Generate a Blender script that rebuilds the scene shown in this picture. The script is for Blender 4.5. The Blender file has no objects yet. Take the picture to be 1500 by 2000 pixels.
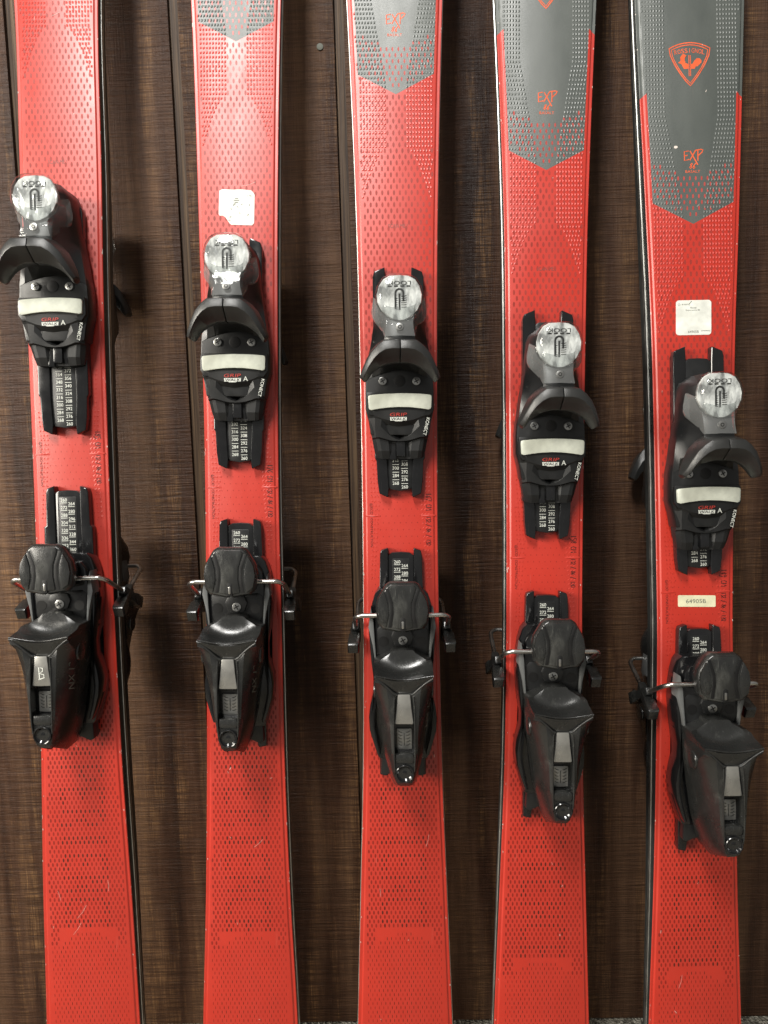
import bpy, bmesh, math, random
from mathutils import Vector, Matrix
random.seed(7)
S = bpy.context.scene
COL = S.collection
V = Vector

# ------------------------------------------------------------------ camera
FPX, CX, CY = 1400.0, 750.0, 1000.0            # focal length and centre in photo pixels (1500 x 2000)
PITCH, YAW, ROLL = math.radians(5.8), math.radians(1.0), math.radians(1.6)
D_SKI, K_SKI, D_WALL = 0.816, 0.035, 0.950     # depth of ski tops / wall on the optical axis
F = V((-math.sin(YAW)*math.cos(PITCH), math.cos(YAW)*math.cos(PITCH), -math.sin(PITCH))).normalized()
R0 = F.cross(V((0, 0, 1))).normalized(); U0 = R0.cross(F)
R = R0*math.cos(ROLL) - U0*math.sin(ROLL)
U = U0*math.cos(ROLL) + R0*math.sin(ROLL)
C = V((0, -D_WALL*F.y, 0))
def ray(px, py):
    return (F + R*((px-CX)/FPX) + U*((CY-py)/FPX))
def on_wall(px, py, y=0.0):
    d = ray(px, py); return C + d*((y-C.y)/d.y)
C.z = -on_wall(1455, 1987).z                    # floor is z = 0
cam = bpy.data.cameras.new('Camera'); cam_o = bpy.data.objects.new('Camera', cam); COL.objects.link(cam_o)
cam.sensor_fit = 'VERTICAL'; cam.sensor_height = 36.0; cam.lens = 36.0*FPX/2000.0
cam.clip_start = 0.02; cam.clip_end = 50
M = Matrix.Identity(4)
for i in range(3):
    M[i][0], M[i][1], M[i][2], M[i][3] = R[i], U[i], -F[i], C[i]
cam_o.matrix_world = M
S.camera = cam_o

# ------------------------------------------------------------------ light
W = bpy.data.worlds.new('World'); S.world = W; W.use_nodes = True
bg = W.node_tree.nodes['Background']; bg.inputs[0].default_value = (1.0, 0.98, 0.93, 1); bg.inputs[1].default_value = 0.23
def area(name, loc, target, sx, sy, power, col):
    l = bpy.data.lights.new(name, 'AREA'); l.shape = 'RECTANGLE'; l.size = sx; l.size_y = sy; l.energy = power; l.color = col
    o = bpy.data.objects.new(name, l); COL.objects.link(o); o.location = loc
    o.rotation_euler = (V(target)-V(loc)).to_track_quat('-Z', 'Y').to_euler(); return o
ZC = C.z
area('ceiling_and_fill_light', (-0.54, -1.80, ZC+1.95), (-0.15, 0, ZC+0.05), 0.42, 0.85, 70, (1.0, 0.975, 0.93))
fill = area('ceiling_and_fill_light', (-3.0, -1.95, ZC+0.85), (0.15, 0, ZC-0.5), 2.0, 1.2, 56, (1.0, 0.94, 0.83))  # added fill to brighten the lower skis, no real ceiling lamp hangs there
fill.data.spread = math.radians(95)
S.view_settings.view_transform = 'Standard'; S.view_settings.look = 'None'
S.view_settings.exposure = -0.15; S.view_settings.gamma = 1.0
S.cycles.max_bounces = 8; S.cycles.transparent_max_bounces = 12
S.cycles.caustics_reflective = False; S.cycles.caustics_refractive = False
S.cycles.use_denoising = True

# ------------------------------------------------------------------ materials
def nodes(name):
    m = bpy.data.materials.new(name); m.use_nodes = True
    nt = m.node_tree; return m, nt, nt.nodes['Principled BSDF']
def noise(nt, scale, detail=4, vec=None, rough=0.55):
    n = nt.nodes.new('ShaderNodeTexNoise'); n.inputs['Scale'].default_value = scale
    n.inputs['Detail'].default_value = detail; n.inputs['Roughness'].default_value = rough
    if vec is not None: nt.links.new(vec, n.inputs['Vector'])
    return n
def ramp(nt, fac, stops):
    r = nt.nodes.new('ShaderNodeValToRGB'); nt.links.new(fac, r.inputs[0])
    e = r.color_ramp.elements
    while len(e) < len(stops): e.new(0.5)
    for el, (p, c) in zip(e, stops):
        el.position = p; el.color = c if len(c) == 4 else (*c, 1)
    return r
def math_n(nt, op, a, b=None, c=None):
    n = nt.nodes.new('ShaderNodeMath'); n.operation = op
    for i, v in enumerate((a, b, c)):
        if v is None: continue
        if isinstance(v, (int, float)): n.inputs[i].default_value = v
        else: nt.links.new(v, n.inputs[i])
    return n.outputs[0]
def mixc(nt, fac, a, b, mode='MIX'):
    n = nt.nodes.new('ShaderNodeMix'); n.data_type = 'RGBA'; n.blend_type = mode
    for sock, v in ((n.inputs[0], fac), (n.inputs[6], a), (n.inputs[7], b)):
        if isinstance(v, (int, float)): sock.default_value = v
        elif isinstance(v, tuple): sock.default_value = v if len(v) == 4 else (*v, 1)
        else: nt.links.new(v, sock)
    return n.outputs[2]
def mapping(nt, src, scale, loc=(0, 0, 0)):
    mp = nt.nodes.new('ShaderNodeMapping'); nt.links.new(src, mp.inputs[0])
    mp.inputs['Scale'].default_value = scale; mp.inputs['Location'].default_value = loc
    return mp.outputs[0]
def bump(nt, h, strength, dist, normal=None):
    b = nt.nodes.new('ShaderNodeBump'); b.inputs['Strength'].default_value = strength; b.inputs['Distance'].default_value = dist
    nt.links.new(h, b.inputs['Height'])
    if normal is not None: nt.links.new(normal, b.inputs['Normal'])
    return b.outputs[0]
def plain(name, col, rough, metal=0.0, wear=0.0, grain=0.0, spec=0.5, wearcol=(0.3, 0.3, 0.28), coat=0.0):
    m, nt, b = nodes(name)
    tc = nt.nodes.new('ShaderNodeTexCoord').outputs['Object']
    n1 = noise(nt, 60, 6, tc)
    b.inputs['Metallic'].default_value = metal; b.inputs['Specular IOR Level'].default_value = spec
    b.inputs['Coat Weight'].default_value = coat; b.inputs['Coat Roughness'].default_value = 0.08
    lo, hi = tuple(c*0.8 for c in col), tuple(min(1, c*1.2) for c in col)
    cr = ramp(nt, n1.outputs[0], [(0.3, lo), (0.7, hi)]).outputs[0]
    if wear:
        n2 = noise(nt, 26, 8, mapping(nt, tc, (1.0, 0.45, 1.0)), 0.72)
        msk = ramp(nt, n2.outputs[0], [(0.55, (0, 0, 0)), (0.72, (wear, wear, wear))]).outputs[0]
        cr = mixc(nt, msk, cr, wearcol)
        n4 = noise(nt, 900, 2, mapping(nt, tc, (1.0, 0.06, 1.0)))
        sc = ramp(nt, n4.outputs[0], [(0.68, (0, 0, 0)), (0.74, (wear*0.8,)*3)]).outputs[0]
        cr = mixc(nt, sc, cr, wearcol)
    nt.links.new(cr, b.inputs['Base Color'])
    rr = ramp(nt, noise(nt, 35, 7, tc).outputs[0], [(0.3, (max(0.02, rough-0.09),)*3), (0.72, (min(1, rough+0.12),)*3)]).outputs[0]
    nt.links.new(rr, b.inputs['Roughness'])
    if grain:
        nt.links.new(bump(nt, noise(nt, 1600, 2, tc).outputs[0], grain, 0.0003), b.inputs['Normal'])
    return m
MAT = {}
MAT['black'] = plain('black_plastic', (0.010, 0.0105, 0.011), 0.35, spec=0.65, wear=0.10, grain=0.25, wearcol=(0.10, 0.10, 0.095))
MAT['gloss'] = plain('glossy_black_plastic', (0.008, 0.0082, 0.009), 0.14, spec=0.75, wear=0.10, wearcol=(0.12, 0.12, 0.115))
MAT['matte'] = plain('matte_black_plastic', (0.010, 0.0105, 0.011), 0.50, wear=0.12, grain=0.3, wearcol=(0.08, 0.08, 0.076))
MAT['dark'] = plain('deep_black_plastic', (0.004, 0.004, 0.0042), 0.5)
MAT['wing'] = plain('charcoal_wing_plastic', (0.024, 0.0245, 0.024), 0.34, spec=0.65, wear=0.10, grain=0.5, wearcol=(0.12, 0.12, 0.11))
MAT['worn'] = plain('worn_charcoal_plastic', (0.017, 0.0175, 0.017), 0.26, spec=0.85, wear=0.5, grain=0.3, wearcol=(0.13, 0.132, 0.12))
MAT['greyfin'] = plain('mid_grey_plastic', (0.13, 0.135, 0.135), 0.42, wear=0.15, wearcol=(0.3, 0.3, 0.29))
MAT['pad'] = plain('white_slide_pad', (0.66, 0.69, 0.60), 0.38, wear=0.06, wearcol=(0.4, 0.42, 0.36))
MAT['steel'] = plain('brushed_steel', (0.62, 0.61, 0.58), 0.27, metal=1.0, wear=0.2, wearcol=(0.35, 0.33, 0.31))
MAT['edge'] = plain('steel_edge', (0.70, 0.70, 0.66), 0.38, metal=1.0, wear=0.3, wearcol=(0.35, 0.34, 0.31))
MAT['lever'] = plain('grey_metal_plate', (0.40, 0.395, 0.37), 0.30, metal=0.7, wear=0.3, wearcol=(0.6, 0.6, 0.56))
MAT['screw'] = plain('screw_steel', (0.52, 0.52, 0.50), 0.28, metal=1.0, wear=0.2)
MAT['side'] = plain('black_sidewall', (0.022, 0.024, 0.024), 0.33, wear=0.25, wearcol=(0.12, 0.125, 0.12))
MAT['base'] = plain('ski_base', (0.01, 0.01, 0.01), 0.4)
MAT['white'] = plain('white_print', (0.74, 0.76, 0.70), 0.5)
MAT['redprint'] = plain('red_print', (0.50, 0.05, 0.035), 0.5)
MAT['ink'] = plain('dark_ink', (0.045, 0.012, 0.010), 0.5)
MAT['greyink'] = plain('grey_ink', (0.16, 0.17, 0.14), 0.6)
MAT['taupe'] = plain('taupe_ink', (0.20, 0.075, 0.065), 0.45)
MAT['orange'] = plain('orange_print', (0.80, 0.13, 0.045), 0.45)
MAT['sticker'] = plain('white_paper_sticker', (0.80, 0.82, 0.76), 0.55, wear=0.05, wearcol=(0.5, 0.5, 0.45))
MAT['cream'] = plain('cream_sticker', (0.74, 0.72, 0.50), 0.5)
MAT['chip'] = plain('paint_chip', (0.75, 0.66, 0.60), 0.55)
def face_mat():
    m, nt, b = nodes('silver_scale_face')
    tc = nt.nodes.new('ShaderNodeTexCoord').outputs['Object']
    b.inputs['Base Color'].default_value = (0.88, 0.89, 0.88, 1); b.inputs['Metallic'].default_value = 0.12
    b.inputs['Roughness'].default_value = 0.16
    n = nt.nodes.new('ShaderNodeTexVoronoi'); n.inputs['Scale'].default_value = 130; nt.links.new(mapping(nt, tc, (1.3, 0.6, 1)), n.inputs['Vector'])
    n.feature = 'SMOOTH_F1'
    n.inputs['Scale'].default_value = 150
    cr = ramp(nt, noise(nt, 70, 4, mapping(nt, tc, (1.6, 0.8, 1))).outputs[0], [(0.36, (0.30, 0.305, 0.305)), (0.48, (0.70, 0.71, 0.705)), (0.58, (0.92, 0.93, 0.92))])
    nt.links.new(cr.outputs[0], b.inputs['Base Color'])
    nt.links.new(bump(nt, n.outputs['Distance'], 0.6, 0.0030), b.inputs['Normal']); return m
MAT['silverface'] = face_mat()
MAT['dotdark'] = plain('dot_dark', (0.095, 0.014, 0.009), 0.42)
MAT['dotmid'] = plain('dot_red', (0.27, 0.020, 0.013), 0.42)
MAT['dottaupe'] = plain('dot_taupe', (0.335, 0.040, 0.030), 0.40)
MAT['dotpink'] = plain('dot_on_grey', (0.44, 0.07, 0.06), 0.40)

def clear_mat():
    m, nt, b = nodes('clear_plastic'); nt.nodes.remove(b)
    out = nt.nodes['Material Output']
    tr = nt.nodes.new('ShaderNodeBsdfTransparent'); tr.inputs[0].default_value = (0.93, 0.945, 0.94, 1)
    gl = nt.nodes.new('ShaderNodeBsdfGlossy'); gl.inputs['Roughness'].default_value = 0.06
    fr = nt.nodes.new('ShaderNodeLayerWeight'); fr.inputs['Blend'].default_value = 0.5
    tc = nt.nodes.new('ShaderNodeTexCoord').outputs['Object']
    nb = bump(nt, noise(nt, 90, 3, tc).outputs[0], 0.35, 0.002)
    nt.links.new(nb, gl.inputs['Normal']); nt.links.new(nb, fr.inputs['Normal'])
    f2 = math_n(nt, 'MULTIPLY_ADD', math_n(nt, 'POWER', fr.outputs['Facing'], 3.0), 0.75, 0.055)
    mx = nt.nodes.new('ShaderNodeMixShader'); nt.links.new(f2, mx.inputs[0])
    nt.links.new(tr.outputs[0], mx.inputs[1]); nt.links.new(gl.outputs[0], mx.inputs[2])
    nt.links.new(mx.outputs[0], out.inputs[0]); return m
MAT['clear'] = clear_mat()
def smoky_mat():
    m = MAT['clear'].copy(); m.name = 'smoky_clear_plastic'; nt = m.node_tree
    out = nt.nodes['Material Output']; old = out.inputs[0].links[0].from_socket
    df = nt.nodes.new('ShaderNodeBsdfDiffuse'); df.inputs[0].default_value = (0.46, 0.47, 0.47, 1)
    mx = nt.nodes.new('ShaderNodeMixShader'); mx.inputs[0].default_value = 0.20
    nt.links.new(old, mx.inputs[1]); nt.links.new(df.outputs[0], mx.inputs[2]); nt.links.new(mx.outputs[0], out.inputs[0]); return m
MAT['smoky'] = smoky_mat()

def topsheet_mat(i, yc, ystrip):
    """red/grey ski topsheet: y from tail, chevron point at yc, red side strips up to ystrip"""
    m, nt, b = nodes('ski_topsheet')
    uv = nt.nodes.new('ShaderNodeUVMap'); uv.uv_map = 'co'
    ed = nt.nodes.new('ShaderNodeUVMap'); ed.uv_map = 'ed'
    s1 = nt.nodes.new('ShaderNodeSeparateXYZ'); nt.links.new(uv.outputs[0], s1.inputs[0])
    s2 = nt.nodes.new('ShaderNodeSeparateXYZ'); nt.links.new(ed.outputs[0], s2.inputs[0])
    x, y, e = s1.outputs[0], s1.outputs[1], s2.outputs[0]
    ax = math_n(nt, 'ABSOLUTE', x)
    above = math_n(nt, 'GREATER_THAN', y, math_n(nt, 'MULTIPLY_ADD', ax, 0.52, yc))
    inside = math_n(nt, 'GREATER_THAN', e, 0.0075)
    high = math_n(nt, 'GREATER_THAN', math_n(nt, 'SUBTRACT', y, math_n(nt, 'MULTIPLY', e, 0.8)), ystrip)
    grey = math_n(nt, 'MULTIPLY', above, math_n(nt, 'MAXIMUM', inside, high))
    vec = uv.outputs[0]
    big = noise(nt, 14, 4, vec)
    red = ramp(nt, big.outputs[0], [(0.3, (0.49, 0.024, 0.011)), (0.7, (0.56, 0.031, 0.015))]).outputs[0]
    gry = ramp(nt, noise(nt, 30, 5, mapping(nt, vec, (1, 0.3, 1))).outputs[0], [(0.3, (0.066, 0.077, 0.071)), (0.7, (0.096, 0.108, 0.099))]).outputs[0]
    col = mixc(nt, grey, red, gry)
    sc = noise(nt, 260, 3, mapping(nt, vec, (1.0, 0.05, 1.0)), 0.6)
    scm = ramp(nt, sc.outputs[0], [(0.70, (0, 0, 0)), (0.80, (0.25,)*3)]).outputs[0]
    col = mixc(nt, scm, col, (0.72, 0.42, 0.36))
    ch = noise(nt, 220, 5, mapping(nt, vec, (1, 0.35, 1)), 0.7)
    chm = math_n(nt, 'MULTIPLY', math_n(nt, 'LESS_THAN', e, 0.0008), math_n(nt, 'GREATER_THAN', ch.outputs[0], 0.63))
    col = mixc(nt, chm, col, (0.70, 0.62, 0.56))
    nt.links.new(col, b.inputs['Base Color'])
    rr = ramp(nt, noise(nt, 22, 6, mapping(nt, vec, (1, 0.4, 1))).outputs[0], [(0.3, (0.33,)*3), (0.7, (0.47,)*3)]).outputs[0]
    nt.links.new(rr, b.inputs['Roughness'])
    b.inputs['Specular IOR Level'].default_value = 1.0
    wv = nt.nodes.new('ShaderNodeTexWave'); wv.wave_type = 'BANDS'; wv.bands_direction = 'X'
    wv.inputs['Scale'].default_value = 290; wv.inputs['Distortion'].default_value = 0.6
    nt.links.new(vec, wv.inputs['Vector'])
    hgt = math_n(nt, 'MULTIPLY', wv.outputs['Fac'], math_n(nt, 'MULTIPLY_ADD', grey, 0.8, 0.12))
    nb = bump(nt, hgt, 0.35, 0.00025)
    nb = bump(nt, noise(nt, 500, 3, vec).outputs[0], 0.12, 0.0004, nb)
    nt.links.new(nb, b.inputs['Normal'])
    return m

def wood_mat(name, groove=False):
    m, nt, b = nodes(name)
    tc = nt.nodes.new('ShaderNodeTexCoord').outputs['Object']
    oi = nt.nodes.new('ShaderNodeObjectInfo')
    off = nt.nodes.new('ShaderNodeVectorMath'); off.operation = 'MULTIPLY_ADD'
    cmb = nt.nodes.new('ShaderNodeCombineXYZ')
    for k in range(3): nt.links.new(oi.outputs['Random'], cmb.inputs[k])
    off.inputs[1].default_value = (7.3, 3.1, 5.7); nt.links.new(cmb.outputs[0], off.inputs[0]); nt.links.new(tc, off.inputs[2])
    tc = off.outputs[0]
    if groove:
        g = noise(nt, 1.0, 4, mapping(nt, tc, (420, 420, 7)))
        col = ramp(nt, g.outputs[0], [(0.32, (0.035, 0.019, 0.010)), (0.52, (0.10, 0.060, 0.033)), (0.72, (0.20, 0.125, 0.065))]).outputs[0]
        nt.links.new(bump(nt, g.outputs[0], 0.8, 0.0012), b.inputs['Normal'])
        nt.links.new(col, b.inputs['Base Color']); b.inputs['Roughness'].default_value = 0.6
        return m
    saw = noise(nt, 1.0, 5, mapping(nt, tc, (17, 17, 340)), 0.6)         # horizontal saw marks
    saw2 = noise(nt, 1.0, 3, mapping(nt, tc, (30, 30, 800)), 0.6)
    band = noise(nt, 1.0, 2, mapping(nt, tc, (3, 3, 60)), 0.5)
    fib = noise(nt, 1.0, 4, mapping(nt, tc, (560, 560, 22)), 0.6)        # vertical fibres
    pat = noise(nt, 1.0, 6, mapping(nt, tc, (42, 42, 4.0)), 0.64)        # worn vertical patches
    pat2 = noise(nt, 1.0, 5, mapping(nt, tc, (17, 17, 1.3)), 0.62)
    col = ramp(nt, pat2.outputs[0], [(0.36, (0.022, 0.0082, 0.0040)), (0.50, (0.066, 0.029, 0.0148)), (0.64, (0.135, 0.071, 0.038))]).outputs[0]
    wm = ramp(nt, pat.outputs[0], [(0.50, (0, 0, 0)), (0.66, (0.95,)*3)]).outputs[0]
    wm2 = mixc(nt, 1.0, wm, ramp(nt, fib.outputs[0], [(0.40, (0.15,)*3), (0.62, (1, 1, 1))]).outputs[0], 'MULTIPLY')
    wm3 = mixc(nt, 1.0, wm2, ramp(nt, saw.outputs[0], [(0.42, (0.25,)*3), (0.6, (1, 1, 1))]).outputs[0], 'MULTIPLY')
    col = mixc(nt, wm3, col, (0.27, 0.145, 0.062))
    col = mixc(nt, 0.34, col, ramp(nt, saw.outputs[0], [(0.36, (0.34,)*3), (0.58, (1.25,)*3)]).outputs[0], 'MULTIPLY')
    nt.links.new(col, b.inputs['Base Color'])
    b.inputs['Specular IOR Level'].default_value = 0.35
    rr = ramp(nt, pat2.outputs[0], [(0.3, (0.42,)*3), (0.7, (0.62,)*3)]).outputs[0]
    nt.links.new(rr, b.inputs['Roughness'])
    h = math_n(nt, 'ADD', math_n(nt, 'MULTIPLY', saw.outputs[0], math_n(nt, 'MULTIPLY_ADD', band.outputs[0], 1.4, 0.1)), math_n(nt, 'MULTIPLY', saw2.outputs[0], 0.4))
    h = math_n(nt, 'ADD', h, math_n(nt, 'MULTIPLY', fib.outputs[0], 0.35))
    nt.links.new(bump(nt, h, 0.85, 0.0022), b.inputs['Normal'])
    return m
MAT['board'] = wood_mat('stained_rough_sawn_board')
MAT['groove'] = wood_mat('groove_wood', True)
def carpet_mat():
    m, nt, b = nodes('speckled_carpet')
    tc = nt.nodes.new('ShaderNodeTexCoord').outputs['Object']
    v = nt.nodes.new('ShaderNodeTexVoronoi'); v.inputs['Scale'].default_value = 330; nt.links.new(tc, v.inputs['Vector'])
    r = ramp(nt, v.outputs['Color'], [(0.1, (0.05, 0.045, 0.035)), (0.5, (0.26, 0.24, 0.19)), (0.9, (0.55, 0.52, 0.44))])
    nt.links.new(r.outputs[0], b.inputs['Base Color']); b.inputs['Roughness'].default_value = 0.95
    nt.links.new(bump(nt, v.outputs['Distance'], 1.0, 0.004), b.inputs['Normal']); return m
MAT['carpet'] = carpet_mat()

# ------------------------------------------------------------------ mesh helpers
def finish(bm, name, mats, smooth=35):
    me = bpy.data.meshes.new(name)
    bmesh.ops.remove_doubles(bm, verts=bm.verts, dist=1e-6)
    bmesh.ops.recalc_face_normals(bm, faces=bm.faces)
    bm.to_mesh(me); bm.free()
    for mt in (mats if isinstance(mats, (list, tuple)) else [mats]): me.materials.append(MAT[mt] if isinstance(mt, str) else mt)
    if smooth:
        me.shade_smooth(); me.set_sharp_from_angle(angle=math.radians(smooth))
    return me
def link(name, me, parent=None):
    o = bpy.data.objects.new(name, me); COL.objects.link(o)
    if parent is not None: o.parent = parent
    return o
def bevel_sharp(bm, off, seg=2, ang=25):
    ed = [e for e in bm.edges if len(e.link_faces) == 2 and e.calc_face_angle(0) > math.radians(ang)]
    if ed: bmesh.ops.bevel(bm, geom=ed, offset=off, segments=seg, profile=0.6, affect='EDGES', clamp_overlap=True)
def solid(rings, close=True, bev=0.0, seg=2, ang=25):
    """rings: list of rings of points (same count) -> closed solid"""
    bm = bmesh.new()
    vs = [[bm.verts.new(p) for p in rg] for rg in rings]
    n = len(vs[0])
    for a, b in zip(vs[:-1], vs[1:]):
        for k in range(n):
            bm.faces.new((a[k], a[(k+1) % n], b[(k+1) % n], b[k]))
    bm.faces.new(list(reversed(vs[0]))); bm.faces.new(vs[-1])
    bmesh.ops.recalc_face_normals(bm, faces=bm.faces)
    if bev: bevel_sharp(bm, bev, seg, ang)
    return bm
def join(*bms):
    out = bmesh.new()
    for b in bms:
        me = bpy.data.meshes.new('t'); b.to_mesh(me); b.free(); out.from_mesh(me); bpy.data.meshes.remove(me)
    return out
def tube(points, rad, seg=10, smooth_n=6):
    pts = [V(p) for p in points]
    # rounded corners
    path = [pts[0]]
    for a, b, c in zip(pts[:-2], pts[1:-1], pts[2:]):
        d = min((a-b).length, (c-b).length)*0.45; d = min(d, 0.007)
        p0 = b+(a-b).normalized()*d; p1 = b+(c-b).normalized()*d
        for k in range(smooth_n+1):
            t = k/smooth_n; path.append(p0*(1-t)**2+b*2*t*(1-t)+p1*t*t)
    path.append(pts[-1])
    rings = []
    up = V((0, 0, 1))
    for i, p in enumerate(path):
        t = (path[min(i+1, len(path)-1)]-path[max(i-1, 0)]).normalized()
        if abs(t.dot(up)) > 0.95: up = V((0, 1, 0))
        s = t.cross(up).normalized(); u2 = s.cross(t).normalized(); up = u2
        rings.append([p+s*math.cos(2*math.pi*k/seg)*rad+u2*math.sin(2*math.pi*k/seg)*rad for k in range(seg)])
    return solid(rings)
def disc(cx, cy, z0, z1, r, n=20, bev=0.0, r1=None):
    a = [(cx+r*math.cos(2*math.pi*k/n), cy+r*math.sin(2*math.pi*k/n)) for k in range(n)]
    q = (r1 or r)/r
    return solid([[V((x, y, z0)) for x, y in a], [V((cx+(x-cx)*q, cy+(y-cy)*q, z1)) for x, y in a]], bev=bev)

# ------------------------------------------------------------------ ski frames
AXIS = [(104, 177), (458.5, 487), (771.5, 792), (1069, 1060.5), (1352, 1363)]     # ski centre line at photo rows 0 and 2000
LEN = [1.85, 1.76, 1.67, 1.58, 1.49]
TMAX = 0.0165
N_SKI = -(F + U*K_SKI).normalized()
def on_plane(px, py, h=0.0):
    d = ray(px, py); p0 = C + F*D_SKI + N_SKI*h
    return C + d*((p0-C).dot(N_SKI)/d.dot(N_SKI))
class Frame: pass
FR = []
for (xa, xb), L in zip(AXIS, LEN):
    f = Frame()
    ax = lambda y: xa+(xb-xa)*y/2000.0
    A, B = on_plane(ax(200), 200), on_plane(ax(1800), 1800)
    f.u = (A-B).normalized(); f.n = N_SKI.copy(); f.r = f.u.cross(f.n).normalized(); f.n = f.r.cross(f.u).normalized()
    t = (0.006-B.z)/f.u.z
    f.o = B+f.u*t; f.L = L
    f.ax = (xa, xb)
    FR.append(f)
def loc(f, px, py, h=0.0):
    p = on_plane(px, py, h)-f.o
    return p.dot(f.r), p.dot(f.u)
def axis_px(f, py, h=0.0):
    """photo x of the ski's mid plane at row py and height h"""
    x = f.ax[0]+(f.ax[1]-f.ax[0])*py/2000.0
    for _ in range(4): x -= loc(f, x, py, h)[0]/(D_SKI-h)*FPX
    return x
D3 = FR[2]
_cache = {}
def pt(dx, py, h, z=None):
    """design point on the middle ski: dx px right of its centre, photo row py, h mm above the topsheet -> local metres"""
    key = (round(py, 2), h)
    if key not in _cache: _cache[key] = axis_px(D3, py, h*0.001)
    x, y = loc(D3, _cache[key]+dx, py, h*0.001)
    return V((x, y, (h if z is None else z)*0.001))
def mir(half):            # right-half outline, top to bottom -> closed outline
    return list(half)+[(-dx, py) for dx, py in reversed(half) if abs(dx) > 1e-6]
def prism(half, h0, h1, bev=0.0012, shrink=1.0, seg=2, full=False, inset=None):
    ol = half if full else mir(half)
    top = [pt(dx, py, h1) for dx, py in ol]
    bot = [V((p.x, p.y, h0*0.001)) for p in top]
    if shrink != 1.0:
        c = sum(top, V((0, 0, 0)))/len(top)
        bot = [V((c.x+(p.x-c.x)*shrink, c.y+(p.y-c.y)*shrink, h0*0.001)) for p in top]
    return solid([bot, top], bev=bev, seg=seg)
def gridsolid(rows, base, full=False, bev=0):
    """rows of (dx,py,h) for centre->right, mirrored; skirt to base (mm)"""
    bm = bmesh.new(); G = []
    for rw in rows:
        r = [pt(*p) for p in rw]
        if not full:
            r = [V((-p.x, p.y, p.z)) for p in reversed(r[1:])]+r
        G.append([bm.verts.new(p) for p in r])
    n = len(G[0])
    for a, b in zip(G[:-1], G[1:]):
        for k in range(n-1): bm.faces.new((a[k], b[k], b[k+1], a[k+1]))
    border = G[0]+[g[-1] for g in G[1:]]+list(reversed(G[-1]))[1:]+[g[0] for g in reversed(G[1:-1])]
    low = [bm.verts.new((v.co.x, v.co.y, base*0.001)) for v in border]
    m = len(border)
    for k in range(m): bm.faces.new((border[k], border[(k+1) % m], low[(k+1) % m], low[k]))
    bm.faces.new(low)
    bmesh.ops.recalc_face_normals(bm, faces=bm.faces)
    if bev: bevel_sharp(bm, bev, 2, 40)
    return bm

# ------------------------------------------------------------------ lettering
_txt = {}
def text_polys(s):
    if s not in _txt:
        cu = bpy.data.curves.new('t', 'FONT'); cu.body = s; cu.align_x = 'CENTER'; cu.align_y = 'CENTER'; cu.resolution_u = 3
        o = bpy.data.objects.new('t', cu); COL.objects.link(o)
        me = bpy.data.meshes.new_from_object(o.evaluated_get(bpy.context.evaluated_depsgraph_get()))
        vs = [v.co.copy() for v in me.vertices]; fs = [list(p.vertices) for p in me.polygons]
        bpy.data.objects.remove(o); bpy.data.curves.remove(cu); bpy.data.meshes.remove(me)
        _txt[s] = (vs, fs)
    return _txt[s]
def put_text(bm, s, cx, cy, z, height, width=None, rot=0.0, shear=0.0, zf=None):
    vs, fs = text_polys(s)
    x0, x1 = min(v.x for v in vs), max(v.x for v in vs); y0, y1 = min(v.y for v in vs), max(v.y for v in vs)
    sy = height/(y1-y0); sx = width/(x1-x0) if width else sy
    mx, my = (x0+x1)/2, (y0+y1)/2; c, sn = math.cos(rot), math.sin(rot)
    nv = []
    for v in vs:
        a, b = (v.x-mx)*sx, (v.y-my)*sy; a += shear*b
        X, Y = cx+a*c-b*sn, cy+a*sn+b*c
        nv.append(bm.verts.new((X, Y, zf(X, Y) if zf else z)))
    for f in fs:
        try: bm.faces.new([nv[k] for k in f])
        except ValueError: pass
STROKE = {
 '0': [[(.3, 0), (.05, .2), (.05, .75), (.3, 1), (.55, .75), (.5, .2), (.3, 0)]], '1': [[(.3, 0), (.3, 1)]],
 '2': [[(.05, .8), (.3, 1), (.5, .75), (.05, 0), (.6, 0)]], '3': [[(.05, .9), (.35, 1), (.5, .75), (.2, .55), (.55, .3), (.3, -.15), (0, -.2)]],
 '4': [[(.5, .25), (0, .35), (.4, 1), (.4, -.05)]], '5': [[(.55, 1), (.1, 1), (.1, .6), (.5, .5), (.45, .05), (-.05, -.25)]],
 '6': [[(.5, 1), (.15, .55), (.05, .2), (.3, 0), (.5, .2), (.3, .45), (.08, .25)]], '7': [[(0, 1), (.55, 1), (.15, -.1)]],
 '8': [[(.5, .85), (.3, 1), (.1, .8), (.5, .3), (.3, 0), (.05, .25), (.5, .85)]], '9': [[(.5, .7), (.25, .5), (.05, .75), (.3, 1), (.5, .75), (.35, -.25), (.1, -.3)]],
 'C': [[(.5, .85), (.25, 1), (.02, .5), (.2, .05), (.5, .1)]], 'M': [[(0, 0), (.08, 1), (.32, .35), (.55, 1), (.65, 0)]],
 'B': [[(.1, 0), (.15, 1), (.5, .9), (.5, .65), (.15, .5), (.55, .35), (.55, .1), (.0, .0)]],
 '/': [[(0, -.2), (.5, 1.15)]], ' ': [],
 'E': [[(.6, 1), (.05, .95), (.0, .0), (.6, .1)], [(.02, .5), (.45, .55)]], 'X': [[(0, 1), (.85, -.55)], [(.7, 1), (-.1, 0)]],
 'P': [[(.12, -.1), (.22, 1.05)], [(-.1, 1.0), (.6, 1.06), (.86, .98), (.7, .74), (.2, .42)]],
}
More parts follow.
